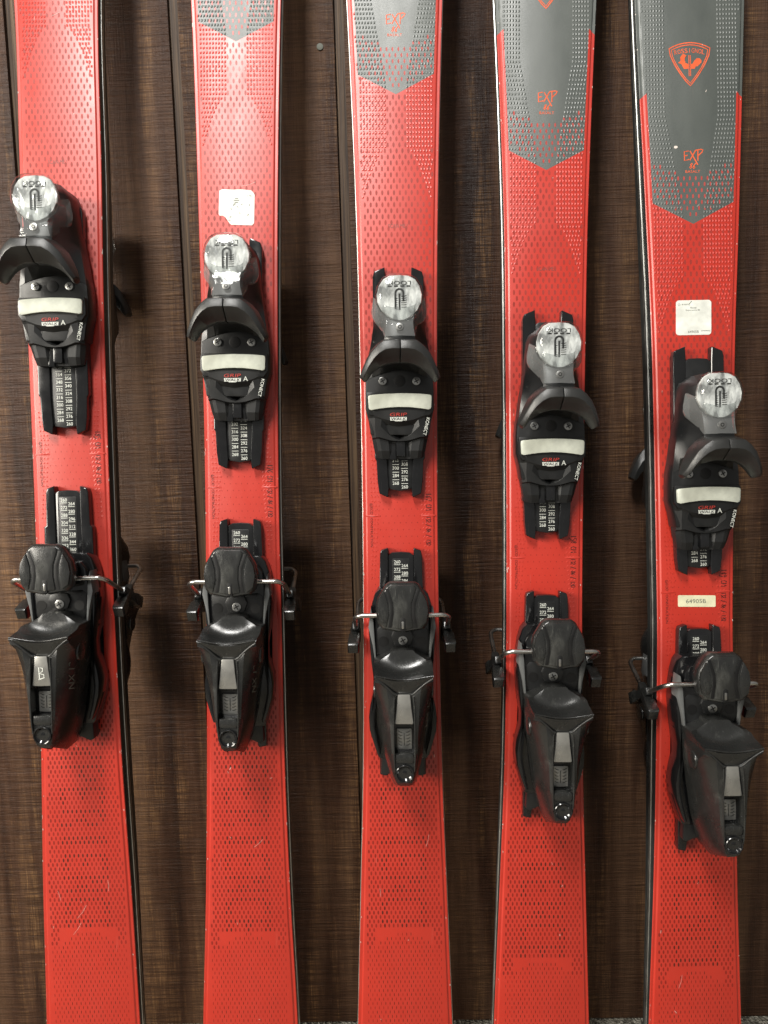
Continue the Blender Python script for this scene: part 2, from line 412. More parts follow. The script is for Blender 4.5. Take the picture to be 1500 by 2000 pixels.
def ribbon(bm, pts, wd, z):
    pts = [V((p[0], p[1])) for p in pts]; L, Rr = [], []
    for i, p in enumerate(pts):
        t = (pts[min(i+1, len(pts)-1)]-pts[max(i-1, 0)]).normalized(); nn = V((-t.y, t.x))*wd/2
        zz = z(p.x, p.y) if callable(z) else z
        L.append(bm.verts.new((p.x+nn.x, p.y+nn.y, zz))); Rr.append(bm.verts.new((p.x-nn.x, p.y-nn.y, zz)))
    for k in range(len(pts)-1): bm.faces.new((L[k], L[k+1], Rr[k+1], Rr[k]))
def strokes(bm, s, cx, cy, h, adv, wd, rot, z, shear=0.0):
    total = adv*(len(s)-1)*h; c, sn = math.cos(rot), math.sin(rot)
    for k, ch in enumerate(s):
        for pl in STROKE[ch]:
            q = []
            for (a, b) in pl:
                X = -total/2+k*adv*h+(a-.3)*h*0.85; Y = (b-.5)*h; X += shear*Y
                q.append((cx+X*c-Y*sn, cy+X*sn+Y*c))
            ribbon(bm, q, wd, z)

# ------------------------------------------------------------------ setting
def tag(o, label, cat, group=None):
    o['label'] = label; o['category'] = cat
    if group: o['group'] = group
g2 = on_wall(336, 0).x; g3 = on_wall(660, 0).x
SP = g3-g2; GW = 0.0125; ZT = ZC+1.5
bm = bmesh.new()
for x0, x1 in ((-2.6, 2.6),):
    vs = [bm.verts.new(p) for p in ((x0, 0.0065, -0.01), (x1, 0.0065, -0.01), (x1, 0.0065, ZT), (x0, 0.0065, ZT), (x0, 0.03, -0.01), (x1, 0.03, -0.01), (x1, 0.03, ZT), (x0, 0.03, ZT))]
    for q in ((0, 1, 2, 3), (5, 4, 7, 6), (4, 0, 3, 7), (1, 5, 6, 2), (3, 2, 6, 7), (4, 5, 1, 0)): bm.faces.new([vs[k] for k in q])
wall = link('wall', finish(bm, 'wall', 'groove', 0)); wall['kind'] = 'structure'
for k in range(-8, 9):
    xa, xb = g2+k*SP+GW/2, g2+(k+1)*SP-GW/2
    cx, hw = (xa+xb)/2, (xb-xa)/2
    bm = solid([[V((-hw, -0.0002, 0)), V((hw, -0.0002, 0)), V((hw, 0.006, 0)), V((-hw, 0.006, 0))],
                [V((-hw, -0.0002, ZT)), V((hw, -0.0002, ZT)), V((hw, 0.006, ZT)), V((-hw, 0.006, ZT))]], bev=0.0009, seg=2)
    b = link('board', finish(bm, 'board', 'board', 40), wall); b.location = (cx, 0, 0.002)
p = on_wall(625, 92)
bm = disc(0, 0, 0, 0.0012, 0.0042, 14, bev=0.0005)
bmesh.ops.rotate(bm, verts=bm.verts, cent=(0, 0, 0), matrix=Matrix.Rotation(math.radians(90), 3, 'X'))
nh = link('nail_head', finish(bm, 'nail_head', 'greyink'), wall); nh.location = (p.x, -0.0003, p.z)
bm = bmesh.new()
vs = [bm.verts.new(p) for p in ((-2.6, 0.03, 0), (2.6, 0.03, 0), (2.6, -2.6, 0), (-2.6, -2.6, 0))]
bm.faces.new(vs)
fl = link('floor', finish(bm, 'floor', 'carpet', 0)); fl['kind'] = 'structure'

# ------------------------------------------------------------------ ski bodies
ROWS_W = [  # photo rows and ski widths in pixels there
 [(0, 165), (340, 160), (600, 151), (900, 148), (1200, 149), (1480, 158), (1750, 174), (2000, 184)],
 [(0, 177), (400, 156), (800, 145), (1000, 144), (1200, 147), (1500, 153), (1750, 166), (2000, 186)],
 [(0, 187), (400, 160), (700, 150), (1000, 146), (1200, 147), (1500, 154), (1750, 169), (2000, 185)],
 [(0, 199), (400, 166), (700, 156), (1060, 149), (1300, 149), (1500, 154), (1750, 170), (2000, 187)],
 [(0, 216), (400, 184), (700, 162), (1150, 149), (1250, 148), (1500, 156), (1750, 166), (2000, 182)]]
def smooth_interp(xs, ys, x):
    if x <= xs[0]: return ys[0]
    if x >= xs[-1]: return ys[-1]
    n = len(xs)
    def slope(i):
        if i == 0: return (ys[1]-ys[0])/(xs[1]-xs[0])
        if i == n-1: return (ys[-1]-ys[-2])/(xs[-1]-xs[-2])
        return (ys[i+1]-ys[i-1])/(xs[i+1]-xs[i-1])
    for i in range(n-1):
        if xs[i] <= x <= xs[i+1]:
            h = xs[i+1]-xs[i]; t = (x-xs[i])/h
            return (2*t**3-3*t*t+1)*ys[i]+(t**3-2*t*t+t)*h*slope(i)+(-2*t**3+3*t*t)*ys[i+1]+(t**3-t*t)*h*slope(i+1)
def make_profile(i):
    f = FR[i]; xs, ys = [], []
    for py, w in reversed(ROWS_W[i]):
        c = axis_px(f, py); a = loc(f, c-w/2, py); b = loc(f, c+w/2, py)
        xs.append((a[1]+b[1])/2); ys.append((b[0]-a[0])/2)
    L = f.L
    xs = [0.0]+xs; ys = [min(0.060, ys[0]+0.004)]+ys
    tip = max(ys[-1], 0.0635); xs += [max(L-0.16, xs[-1]+0.1)]; ys += [tip]
    f.xs, f.ys = xs, ys
    mid = loc(f, axis_px(f, 1000), 1000)[1]
    def hw(y):
        w = smooth_interp(xs, ys, y)
        if y > L-0.14:
            t = (y-(L-0.14))/0.14; w *= math.sqrt(max(0.0, 1-t*t*0.985))
        if y < 0.02: w *= 0.86+0.14*math.sqrt(max(0, 1-(1-y/0.02)**2))
        return w
    def zt(y):
        d = abs(y-mid)
        t = min(1.0, max(0.0, (d-0.26)/0.42)); t = t*t*(3-2*t)
        return -0.0065*t
    f.hw, f.zt, f.mid = hw, zt, mid
for i in range(5): make_profile(i)
def zbend(f, y):          # the shovel lifts off the base plane
    t = max(0.0, (y-(f.L-0.20))/0.20); return 0.016*t*t
def body_mesh(i, mat, back=False):
    f = FR[i]; bm = bmesh.new()
    co = bm.loops.layers.uv.new('co'); edl = bm.loops.layers.uv.new('ed')
    ys = [0.0, 0.003, 0.008, 0.014, 0.02]; y = 0.032
    while y < f.L-0.15: ys.append(y); y += 0.014
    y = f.L-0.15
    while y < f.L-0.0005: ys.append(y); y += 0.006 if y < f.L-0.03 else 0.002
    ys.append(f.L)
    rings = []
    for y in ys:
        w = f.hw(y); zt = f.zt(y)+zbend(f, y); zb = -TMAX+zbend(f, y)
        s = min(1.0, w/0.03)
        half = [(0, zt, 0), (w-.006*s, zt, 1), (w-.0050*s, zt-.0002, 1), (w-.0034*s, zt-.0013, 1), (w-.0007*s, zt-.0013, 1), (w, zt-.0020, 1),
                (w+.0003*s, zb+.0024, 1), (w+.0010*s, zb+.0022, 1), (w+.0010*s, zb, 1)]
        ring = [(-x, z) for x, z, q in reversed(half[1:])]+[(x, z) for x, z, q in half]
        rings.append((y, w, [bm.verts.new((x, y, z)) for x, z in ring]))
    n = len(rings[0][2])
    matidx = [1, 1, 2, 0, 0, 0, 0, 0]; matidx = [3 if k < 0 else v for k, v in enumerate(matidx)]
    seg_mat = [2, 2, 1, 0, 0, 0, 0, 0, 0, 0, 0, 0, 0, 1, 2, 2]
    def uvs(face):
        for lp in face.loops:
            x, y = lp.vert.co.x, lp.vert.co.y
            lp[co].uv = (x, y); lp[edl].uv = (f.hw(y)-abs(x), 0)
    for (ya, wa, a), (yb, wb, b) in zip(rings[:-1], rings[1:]):
        for k in range(n):
            fc = bm.faces.new((a[k], a[(k+1) % n], b[(k+1) % n], b[k]))
            fc.material_index = seg_mat[k] if k < n-1 else 3
            uvs(fc)
    for cap in (rings[0][2], list(reversed(rings[-1][2]))):
        fc = bm.faces.new(cap); fc.material_index = 1; uvs(fc)
    bmesh.ops.recalc_face_normals(bm, faces=bm.faces)
    me = bpy.data.meshes.new('ski_body'); bm.to_mesh(me); bm.free()
    for mt in (mat, MAT['side'], MAT['edge'], MAT['base']): me.materials.append(mt)
    me.shade_smooth(); me.set_sharp_from_angle(angle=math.radians(22))
    return me

# ------------------------------------------------------------------ bindings (built once on the middle ski, copied to all)
PARTS = {}
def reg(key, bm, mats, smooth=35): PARTS[key] = finish(bm, key, mats, smooth)
# toe track
rail = [(26, 521), (47, 530), (50, 541), (49, 895), (46, 899), (44, 940), (41, 964), (24, 972), (22, 952), (25, 900), (25, 548)]
def rail_solid(pts, side):
    top = [pt(dx*side, py, 11.5) for dx, py in pts]
    return solid([[V((p.x, p.y, 0.0002)) for p in top], top], bev=0.0024, seg=3)
for sd in (1, -1): reg('toe_rail%d' % sd, rail_solid(rail, sd), 'gloss')
reg('toe_tongue', prism([(0, 545), (18, 546), (25, 552), (25, 946), (20, 956), (0, 959)], 0.3, 9.0, 0.0012), 'black')
bm = bmesh.new()
for k, nlab in enumerate(range(260, 390, 8)):
    side = 1 if k % 2 == 0 else -1
    q = pt(9 if side > 0 else -8.5, 951-7.38*k, 9.3)
    put_text(bm, str(nlab), q.x, q.y, 0.0093, 0.0036, 0.0071)
    l0 = pt((9 if side > 0 else -8.5), 951-7.38*k-6.6, 9.3)
    w2 = 0.0037
    bm.faces.new([bm.verts.new(c) for c in ((l0.x-w2, l0.y-.00025, .0093), (l0.x+w2, l0.y-.00025, .0093), (l0.x+w2, l0.y+.00025, .0093), (l0.x-w2, l0.y+.00025, .0093))])
reg('toe_scale', bm, 'white', 0)
# toe base housing
reg('toe_base', join(
    prism([(0, 640), (46, 640), (52, 668), (58, 700), (66, 742), (67, 764), (67, 799), (61, 822), (57, 850), (0, 850)], 3, 27, 0.0022),
    prism([(0, 766), (65, 766), (66.5, 782), (66, 800), (58, 812), (0, 812)], 10, 32.3, 0.0018)), 'black')
rows = [  # nose of the base: badge field, V recess with upward flanks, lower skirt
 [(0, 800, 33), (8, 800, 33), (16, 800, 33), (26, 800, 33), (36, 800, 33), (50, 800, 33), (64, 801, 30)],
 [(0, 823, 32.5), (8, 822.5, 32.5), (16, 821.5, 32.5), (26, 819.5, 32.5), (36, 816, 32.3), (50, 810, 32), (63, 806, 29)],
 [(0, 853, 16), (8, 847, 18.5), (16, 840, 21.5), (26, 831, 26.5), (36, 819, 31.3), (49, 815, 30.5), (61, 816, 26.5)],
 [(0, 859, 26.5), (8, 857, 26.5), (16, 853, 26.5), (24, 846, 27.5), (38, 832, 29.5), (49, 836, 29), (57, 838, 24)],
 [(0, 861.5, 26.2), (8, 861, 26.2), (16, 860, 26.3), (24, 858, 26.5), (40, 853, 28), (47, 853, 27.5), (54.5, 855, 22.5)],
 [(0, 863.5, 19.5), (8, 863.5, 19.5), (16, 862.5, 19.8), (23, 861, 23), (40, 856, 24.5), (47, 856, 24), (54, 858, 19.5)],
 [(0, 880, 19), (8, 880, 19), (16, 880, 19.5), (21, 880, 22.5), (36, 880, 23), (43, 880, 21.5), (49.5, 880, 16.5)],
 [(0, 896, 17), (8, 896, 17), (16, 896, 17.3), (20, 896, 18.5), (34, 895.5, 19), (41, 894.5, 17.5), (46, 893, 14)]]
reg('toe_nose', gridsolid(rows, 8), 'matte', 13)
reg('toe_clip', join(prism([(10, 862), (10, 891), (-7, 891), (-7, 862)], 12, 23.5, 0.0008, full=True), prism([(-8, 866), (-8, 898), (-20, 898), (-20, 866)], 8, 20, 0.0008, full=True)), 'gloss')
# rear tower of the toe piece under the clear cap
rows = [
 [(0, 545, 34), (14, 546, 34), (26, 549, 32), (36, 560, 28), (40, 566, 18)],
 [(0, 560, 50), (14, 560, 50), (28, 562, 48), (40, 570, 40), (46, 580, 20)],
 [(0, 600, 54), (16, 600, 54), (30, 602, 52), (42, 606, 42), (49, 612, 22)],
 [(0, 632, 60), (16, 632, 60), (28, 632, 56), (40, 634, 40), (50, 636, 26)],
 [(0, 656, 64), (16, 656, 64), (29, 656, 60), (42, 660, 38), (54, 664, 27)],
 [(0, 668, 64), (16, 668, 64), (32, 668, 60), (46, 676, 36), (58, 684, 27)],
 [(0, 700, 58), (16, 700, 56), (36, 704, 44), (52, 712, 30), (62, 716, 27)],
 [(0, 722, 29), (16, 724, 29), (38, 730, 28), (54, 736, 27.6), (65, 742, 27)]]
reg('toe_tower', gridsolid(rows, 6), 'black', 30)
# clear cap: dome + skirt + neck
def dome(cdx, cpy, h0, h1, rx, ry, n=28, m=7, p=0.75):
    c = pt(cdx, cpy, h0); ex = abs(pt(cdx+rx, cpy, h0).x-c.x); ey = abs(pt(cdx, cpy-ry, h0).y-c.y)
    rings = []
    for j in range(m+1):
        t = j/m*math.pi/2*0.985; rr = math.cos(t)**p; z = h0+(h1-h0)*math.sin(t)
        rings.append([V((c.x+ex*rr*math.cos(2*math.pi*k/n), c.y+ey*rr*math.sin(2*math.pi*k/n), z*0.001)) for k in range(n)])
    return rings, c, ex, ey
_, LC, LEX, LEY = dome(0, 581, 61, 72, 45, 47)
cap = mir([(0, 533), (20, 534.5), (33, 542), (42, 556), (46.5, 574), (45, 590), (37, 606), (24, 619), (10, 626), (0, 627)])
def cap_ring(q, z, dy=0.0):
    out = []
    for dx, py in cap:
        p = pt(dx, py, 64); out.append(V((LC.x+(p.x-LC.x)*q, LC.y+(p.y-LC.y)*q+dy, z*.001)))
    return out
rg = [cap_ring(1.03, 59), cap_ring(1.0, 63), cap_ring(0.95, 66.5), cap_ring(0.86, 69.3), cap_ring(0.78, 70.6, -.0008), cap_ring(0.5, 71.6, -.0014), cap_ring(0.15, 72.0, -.0015)]
reg('lens', solid(rg), 'clear', 24)
rows = [
 [(0, 600, 63), (14, 600, 63), (28, 596, 62.5), (44, 584, 58), (50, 580, 44)],
 [(0, 622, 63.5), (14, 623, 63.5), (28, 618, 63), (44, 604, 56), (54, 606, 40)],
 [(0, 629, 66), (14, 630, 66), (26, 629, 65), (36, 620, 56), (53, 618, 38)],
 [(0, 640, 66.4), (14, 640, 66.4), (27, 641, 65), (33, 634, 54), (48, 628, 36)],
 [(0, 655, 66.4), (14, 655.5, 66.4), (30, 656, 64.5), (33, 648, 52), (38, 636, 36)]]
reg('clear_neck', gridsolid(rows, 40), 'smoky', 30)
ring = [cap_ring(0.93, 55), cap_ring(0.96, 60), cap_ring(0.93, 61.3)]
reg('lens_face', solid(ring), 'silverface', 15)
bm = bmesh.new()
put_text(bm, 'LOOK', LC.x, LC.y+LEY*0.60, 0.0617, 0.0042, 0.024, rot=math.pi)
zz = 0.0617
def quad(bm, x0, y0, x1, y1, z): bm.faces.new([bm.verts.new(c) for c in ((x0, y0, z), (x1, y0, z), (x1, y1, z), (x0, y1, z))])
for k in range(4): quad(bm, LC.x-0.012+k*0.0065, LC.y+LEY*0.44, LC.x-0.008+k*0.0065, LC.y+LEY*0.44+0.0014, zz)
arc = [(LC.x+0.0042*math.cos(a), LC.y+0.0045+0.0042*math.sin(a)) for a in [math.pi*k/10 for k in range(11)]]
ribbon(bm, [(LC.x+0.0042, LC.y-0.004)]+arc+[(LC.x-0.0042, LC.y-0.012)], 0.0019, zz)
quad(bm, LC.x-0.0009, LC.y-0.013, LC.x+0.0009, LC.y+0.004, zz)
for k in range(6):
    ribbon(bm, [(LC.x+0.0018, LC.y+0.001-k*0.0022), (LC.x+0.005, LC.y+0.001-k*0.0022), (LC.x+0.0075, LC.y+0.0022-k*0.0024)], 0.0006, zz)
    ribbon(bm, [(LC.x-0.0018, LC.y-0.001-k*0.0022), (LC.x-0.0045, LC.y-0.001-k*0.0022)], 0.0006, zz)
reg('lens_scale', bm, 'wing', 0)
def screw_bm(dx, py, h, rpx, slot=True):
    c = pt(dx, py, h); r = rpx*0.00055
    b1 = disc(c.x, c.y, h*.001-0.004, h*.001, r, 18, bev=r*0.18)
    parts = [b1]
    return parts, c, r
def screw(key, dx, py, h, rpx, cross=True):
    parts, c, r = screw_bm(dx, py, h, rpx)
    bm = join(*parts)
    for f in bm.faces: f.material_index = 0
    if cross:
        for a in (0.5, 0.5+math.pi/2):
            L = r*0.62; wd = r*0.24; z = h*.001+0.00012
            d = V((math.cos(a), math.sin(a), 0)); q = V((-d.y, d.x, 0))
            f = bm.faces.new([bm.verts.new(V((c.x, c.y, z))+d*s1*L+q*s2*wd/2) for s1, s2 in ((-1, -1), (1, -1), (1, 1), (-1, 1))]); f.material_index = 1
            c = V((c.x, c.y, c.z))
            h += 0.06
    else:
        for rr, mi, dz in ((0.5, 1, 0.00012), (0.28, 0, 0.0002)):
            f = bm.faces.new([bm.verts.new((c.x+r*rr*math.cos(2*math.pi*k/12), c.y+r*rr*math.sin(2*math.pi*k/12), h*.001+dz)) for k in range(12)]); f.material_index = mi
    me = finish(bm, key, ['screw', 'dark'], 40); PARTS[key] = me
screw('toe_screw_a', -33, 744, 29, 8.2); screw('toe_screw_b', 33, 744, 29, 8.2)
screw('toe_screw_c', -43, 668, 31, 8.0); screw('toe_screw_d', 43, 668, 31, 8.0)
screw('rivet', 0, 638, 67, 7.4, False)
bm = disc(pt(0, 744, 27).x, pt(0, 744, 27).y, 0.026, 0.0275, 0.0062, 24, bev=0.0004); reg('plug', bm, 'dark')
# wings (jaws)
def wing(side):
    st = [  # per station: back-low, back-top, front-top, inner-top, inner-low, bottom
     [(0.7, 662, 58), (0.7, 663, 82), (0.7, 680, 84.5), (0.7, 708, 68), (0.7, 711, 56), (0.7, 690, 52)],
     [(16, 662, 58), (16, 663, 82), (15, 680, 84.5), (15, 708, 68), (15, 711, 56), (15, 690, 52)],
     [(33, 663, 58), (33, 664, 82), (29, 682, 84.5), (27, 711, 67), (27, 714, 55), (31, 692, 52)],
     [(46, 673, 57), (46, 674, 80), (41, 689, 83), (39, 716, 65), (39, 719, 54), (44, 698, 51)],
     [(58, 687, 56), (58, 688, 78), (52, 700, 81), (49, 723, 63), (49, 726, 53), (55, 708, 50)],
     [(67, 705, 56), (67, 706, 75), (61, 714, 78), (57, 731, 61), (57, 734, 52), (63, 720, 50)],
     [(75, 724, 57), (75, 725, 71), (69, 730, 74), (63, 740, 60), (63, 743, 52), (69, 734, 50)],
     [(79, 737, 58), (79, 737, 66), (74, 741, 68), (68, 747, 58), (68, 748, 53), (73, 744, 52)]]
    return solid([[pt(dx*side, py, h) for dx, py, h in s] for s in st], bev=0.0011, seg=2, ang=30)
for sd in (1, -1): reg('wing%d' % sd, wing(sd), 'wing', 40)
# white slide pad, slightly arched
rows = [[(0, 768, 36), (20, 768.2, 36), (40, 769, 36), (58, 770.5, 35.8), (61.5, 772, 35.2)],
        [(0, 772, 36.6), (20, 772, 36.6), (40, 773, 36.6), (58, 774, 36.3), (62, 776, 35.6)],
        [(0, 790, 36.6), (20, 790.5, 36.6), (40, 792, 36.6), (57, 795, 36.3), (61, 795, 35.6)],
        [(0, 794.5, 36), (20, 795, 36), (40, 797, 36), (56, 799.5, 35.6), (60, 798, 35.2)]]
reg('slide_pad', gridsolid(rows, 30), 'pad', 50)
# printed logo
bm = bmesh.new(); q = pt(-3, 809.5, 33.4)
put_text(bm, 'GRIP', q.x, q.y, 0.0335, 0.0037, 0.0182, shear=0.25)
reg('logo_red', bm, 'redprint', 0)
bm = bmesh.new(); q = pt(-3, 818, 33)
hx, hy = 0.0092, 0.0021
bm.faces.new([bm.verts.new((q.x+a*hx, q.y+b*hy, 0.0334)) for a, b in ((-1, .9), (1.0, .9), (.96, -.9), (.55, -.8), (.4, -1.25), (-.4, -1.25), (-.55, -.8), (-.96, -.9))])
kx = pt(51.5, 833, 29)
put_text(bm, 'KONECT', kx.x, kx.y, 0.0302, 0.0036, 0.0195, rot=math.radians(-90-13))
reg('logo_white', bm, 'white', 0)
bm_a = bmesh.new(); qa = pt(22.5, 815.5, 33.4); put_text(bm_a, 'A', qa.x, qa.y, 0.0335, 0.0050, 0.0048); reg('logo_a', bm_a, 'white', 0)
bm = bmesh.new(); put_text(bm, 'WALK', q.x, q.y, 0.0337, 0.0029, 0.0168, shear=0.2)
reg('logo_dark', bm, 'dark', 0)
# the small V chevron flanks catch light
# heel track
hr = [(25, 1070), (39, 1075), (41, 1083), (42.5, 1147), (47, 1150), (48, 1300), (45, 1440), (45, 1513), (30, 1516), (27, 1500), (25, 1300), (25, 1084)]
for sd in (1, -1): reg('heel_rail%d' % sd, rail_solid(hr, sd), 'gloss')
reg('heel_tongue', prism([(0, 1078), (17, 1079), (25, 1085), (25, 1490), (0, 1490)], 0.3, 9.5, 0.0010), 'gloss')
reg('heel_panel', prism([(0, 1091), (15, 1091), (17, 1093), (17, 1300), (0, 1300)], 5, 9.9, 0.0004), 'black')
bm = bmesh.new()
vals = [(260, 264), (272, 280), (288, 296), (304, 312), (320, 328), (336, 344), (352, 360)]
for k, (a, b_) in enumerate(vals):
    for lab, dx, dy in ((a, -7.5, 0), (b_, 7.2, 7.3)):
        q = pt(dx, 1097.5+14.75*k+dy, 10.2)
        put_text(bm, str(lab), q.x, q.y, 0.0102, 0.0036, 0.0072)
        l0 = pt(dx, 1097.5+14.75*k+dy+5.4, 10.2); quad(bm, l0.x-.0037, l0.y-.00025, l0.x+.0037, l0.y+.00025, .0102)
reg('heel_scale', bm, 'white', 0)
# heel base with side arms
reg('heel_base', join(
    prism([(0, 1150), (44, 1150), (52, 1160), (58, 1180), (62, 1205), (64, 1240), (60, 1290), (56, 1320), (56, 1352), (62, 1378), (65, 1398), (64, 1425), (57, 1452), (49, 1478), (46, 1482), (0, 1482)], 3, 24, 0.0022),
    prism([(0, 1168), (40, 1168), (50, 1182), (54, 1215), (54, 1286), (0, 1286)], 10, 36, 0.003)), 'gloss')
for sd in (1, -1):
    arm = [(60, 1188), (65, 1236), (61, 1292), (57, 1325), (57, 1352), (64, 1382), (66.5, 1402), (65, 1428), (57, 1456), (50, 1478), (43, 1474), (50, 1446), (55, 1420), (55, 1400), (51, 1372), (49, 1340), (52, 1290), (56, 1236)]
    reg('side_arm%d' % sd, prism([(dx*sd, py) for dx, py in arm], 6, 34, 0.0024, full=True), 'gloss')
    fin = [(61, 1186), (66, 1226), (58, 1262), (54, 1292), (51, 1290), (54, 1250), (56, 1216)]
    reg('fin%d' % sd, prism([(dx*sd, py) for dx, py in fin], 20, 40, 0.0010, full=True), 'greyfin')
# cross block below pedal, with screw and pivot holes
reg('pivot_block', join(prism([(0, 1222), (20, 1224), (44, 1222), (52, 1230), (50, 1268), (44, 1284), (0, 1284)], 12, 37, 0.0026),
                        prism([(0, 1228), (16, 1230), (22, 1243), (16, 1260), (0, 1264)], 30, 40, 0.0016)), 'black')
screw('heel_screw', 1, 1251, 41, 9.2)
for sd in (1, -1):
    c = pt(37*sd, 1253, 37.3); reg('pivot_hole%d' % sd, disc(c.x, c.y, 0.034, 0.0373, 0.0056, 18), 'dark')
# brake pedal
def pedal():
    ol = [(0, 1137), (24, 1137), (33, 1143), (49, 1170), (53, 1192), (49, 1220), (40, 1230), (22, 1233), (7, 1236), (4, 1236), (0, 1232)]
    full = mir(ol)
    t = [pt(dx, py, 69) for dx, py in full]
    c = V((0, pt(0, 1188, 69).y, 0))
    r0 = [V((p.x*0.80, c.y+(p.y-c.y)*0.86, 0.042)) for p in t]
    r1 = [V((p.x, p.y, 0.060)) for p in t]
    r2 = [V((p.x, p.y, 0.0665)) for p in t]
    r3 = [V((p.x*0.90, c.y+(p.y-c.y)*0.92, 0.0705)) for p in t]
    return solid([r0, r1, r2, r3], bev=0.0012, ang=20)
bm = pedal()
reg('pedal', bm, 'worn')
for sd in (1, -1):
    g = [(28, 1150), (34, 1150), (25, 1180), (24, 1200), (29, 1226), (22, 1226), (18, 1200), (19, 1178)]
    reg('pedal_groove%d' % sd, prism([(dx*sd, py) for dx, py in g], 66, 70.75, 0.0002, full=True), 'dark')
    g = [(36, 1154), (47, 1174), (50, 1192), (46, 1216), (33, 1226), (28, 1202), (29, 1180)]
    reg('pedal_plate%d' % sd, prism([(dx*sd, py) for dx, py in g], 64, 71.8, 0.0014, full=True), 'worn')
reg('pedal_panel', prism([(0, 1143), (22, 1143), (26, 1149), (17, 1178), (16, 1200), (20, 1226), (0, 1229)], 66, 71.6, 0.0010), 'worn')
reg('pedal_slot', prism([(0, 1207), (4, 1208), (5, 1213), (5, 1233), (0, 1233)], 66, 72.0, 0.0003), 'dark')
reg('pedal_pin', prism([(0, 1214), (2.4, 1215), (2.4, 1228), (0, 1229)], 66, 72.6, 0.0005), 'steel')
# heel housing
rows = [
 [(0, 1270, 56.6), (9, 1270, 56.6), (18, 1270, 56.4), (22, 1272, 56), (24, 1275, 55), (25, 1277, 52)],
 [(0, 1284, 57), (10, 1284, 57), (21, 1285, 57), (31, 1287, 57), (44, 1288, 57), (55, 1290, 56)],
 [(0, 1299, 58.6), (10, 1299, 58.6), (22, 1298, 59), (36, 1297, 60), (47, 1296, 61.5), (57, 1295, 63.5)],
 [(0, 1310, 62.4), (10, 1310, 62.4), (22, 1309, 63.2), (36, 1307.5, 64.8), (47, 1306, 67), (57.5, 1304, 70)],
 [(0, 1320, 69.5), (10, 1320, 69.5), (22, 1318.5, 70.8), (36, 1316, 73.5), (47, 1313, 77), (58, 1312, 80.5)],
 [(0, 1327, 83), (10, 1327, 83), (22, 1326, 87), (36, 1324, 88.5), (47, 1321, 90), (58, 1320, 90.5)],
 [(0, 1331, 88.6), (10, 1331, 88.6), (22, 1329.5, 89.4), (36, 1327, 90.3), (47, 1324, 91), (58, 1322.5, 91)],
 [(0, 1346, 86.5), (10, 1345, 86.5), (20, 1342, 87), (33, 1335, 88.5), (46, 1328, 90), (57, 1325, 90.3)],
 [(0, 1355, 84), (12, 1354.5, 84), (19, 1352, 84.5), (33, 1341, 86.6), (45, 1332, 88.5), (57, 1327, 89)],
 [(0, 1357, 85.5), (13, 1357, 85.5), (20, 1355, 86.5), (34, 1344, 88.3), (46, 1335, 89.6), (58, 1331, 88)],
 [(0, 1360, 84), (13.5, 1360, 84), (19, 1360, 87.5), (33, 1350, 88), (46, 1344, 86), (57, 1341, 76)],
 [(0, 1374, 83), (15, 1374, 83), (19, 1374, 87.6), (31, 1370, 87), (43, 1368, 82), (53, 1368, 66)],
 [(0, 1400, 83), (18, 1400, 83), (20.5, 1400, 88), (29, 1398, 87), (39, 1398, 80), (48, 1400, 61)],
 [(0, 1415, 83), (19.5, 1415, 83), (21.5, 1415, 88.4), (28, 1415, 87), (36, 1415, 80), (45, 1417, 60)],
 [(0, 1416, 74), (19.5, 1416, 74), (21.5, 1417, 88.4), (28, 1417, 87), (36, 1417, 80), (44.7, 1419, 60)],
 [(0, 1445, 74), (19, 1445, 74), (21, 1445, 89), (26.5, 1445, 87), (33, 1445, 79), (41, 1447, 58)],
 [(0, 1471, 74), (18.5, 1471, 74), (20.5, 1471, 89.3), (25, 1471, 87), (30, 1472, 78), (37, 1474, 57)],
 [(0, 1472, 86), (18.5, 1472, 86), (20.5, 1473, 89.3), (25, 1474, 87), (29.5, 1475, 78), (36, 1477, 57)],
 [(0, 1492, 86.5), (18, 1492, 86.5), (20, 1493, 89), (23, 1494, 86), (26.5, 1495, 77), (31, 1497, 56)],
 [(0, 1513, 87.5), (15, 1513, 87.5), (19, 1513, 88), (21, 1514, 85), (23, 1515, 77), (26, 1518, 55)],
 [(0, 1530, 86), (9, 1530, 86), (14, 1529, 86), (16, 1529, 83), (17.5, 1529, 75), (19.5, 1531, 54)],
 [(0, 1535, 82), (7, 1535, 82), (11, 1534, 82), (13, 1534, 79), (14, 1534, 72), (15.5, 1534.5, 53)]]
reg('heel_housing', gridsolid(rows, 30), 'worn', 28)
for sd in (1, -1):
    reg('ridge%d' % sd, tube([pt(57*sd, 1325.5, 90), pt(45*sd, 1333, 89), pt(33*sd, 1342.5, 87.7), pt(20*sd, 1355, 86.2), pt(15*sd, 1357, 85.8)], 0.0010, 8, 2), 'wing', 60)
    reg('rib%d' % sd, tube([pt(19*sd, 1360, 87.6), pt(20.5*sd, 1400, 88.2), pt(21*sd, 1445, 89.1), pt(20*sd, 1490, 89.1), pt(18.5*sd, 1508, 88.2)], 0.0008, 8, 2), 'worn', 60)
reg('lip', tube([pt(-57, 1320.5, 90.8), pt(-40, 1323.5, 89.9), pt(-20, 1327, 88.8), pt(0, 1328.3, 88.0), pt(20, 1327, 88.8), pt(40, 1323.5, 89.9), pt(57, 1320.5, 90.8)], 0.0009, 8, 3), 'worn', 60)
reg('heel_plate', prism([(0, 1357), (12, 1357), (14.5, 1385), (18, 1412), (17.5, 1415), (0, 1415)], 80, 86.5, 0.0012), 'lever')
reg('heel_window', prism([(0, 1423), (14, 1423), (15, 1425), (15, 1463), (0, 1464)], 72, 76.5, 0.0006), 'lever')
bm = bmesh.new(); c = pt(0, 1443, 76.7)
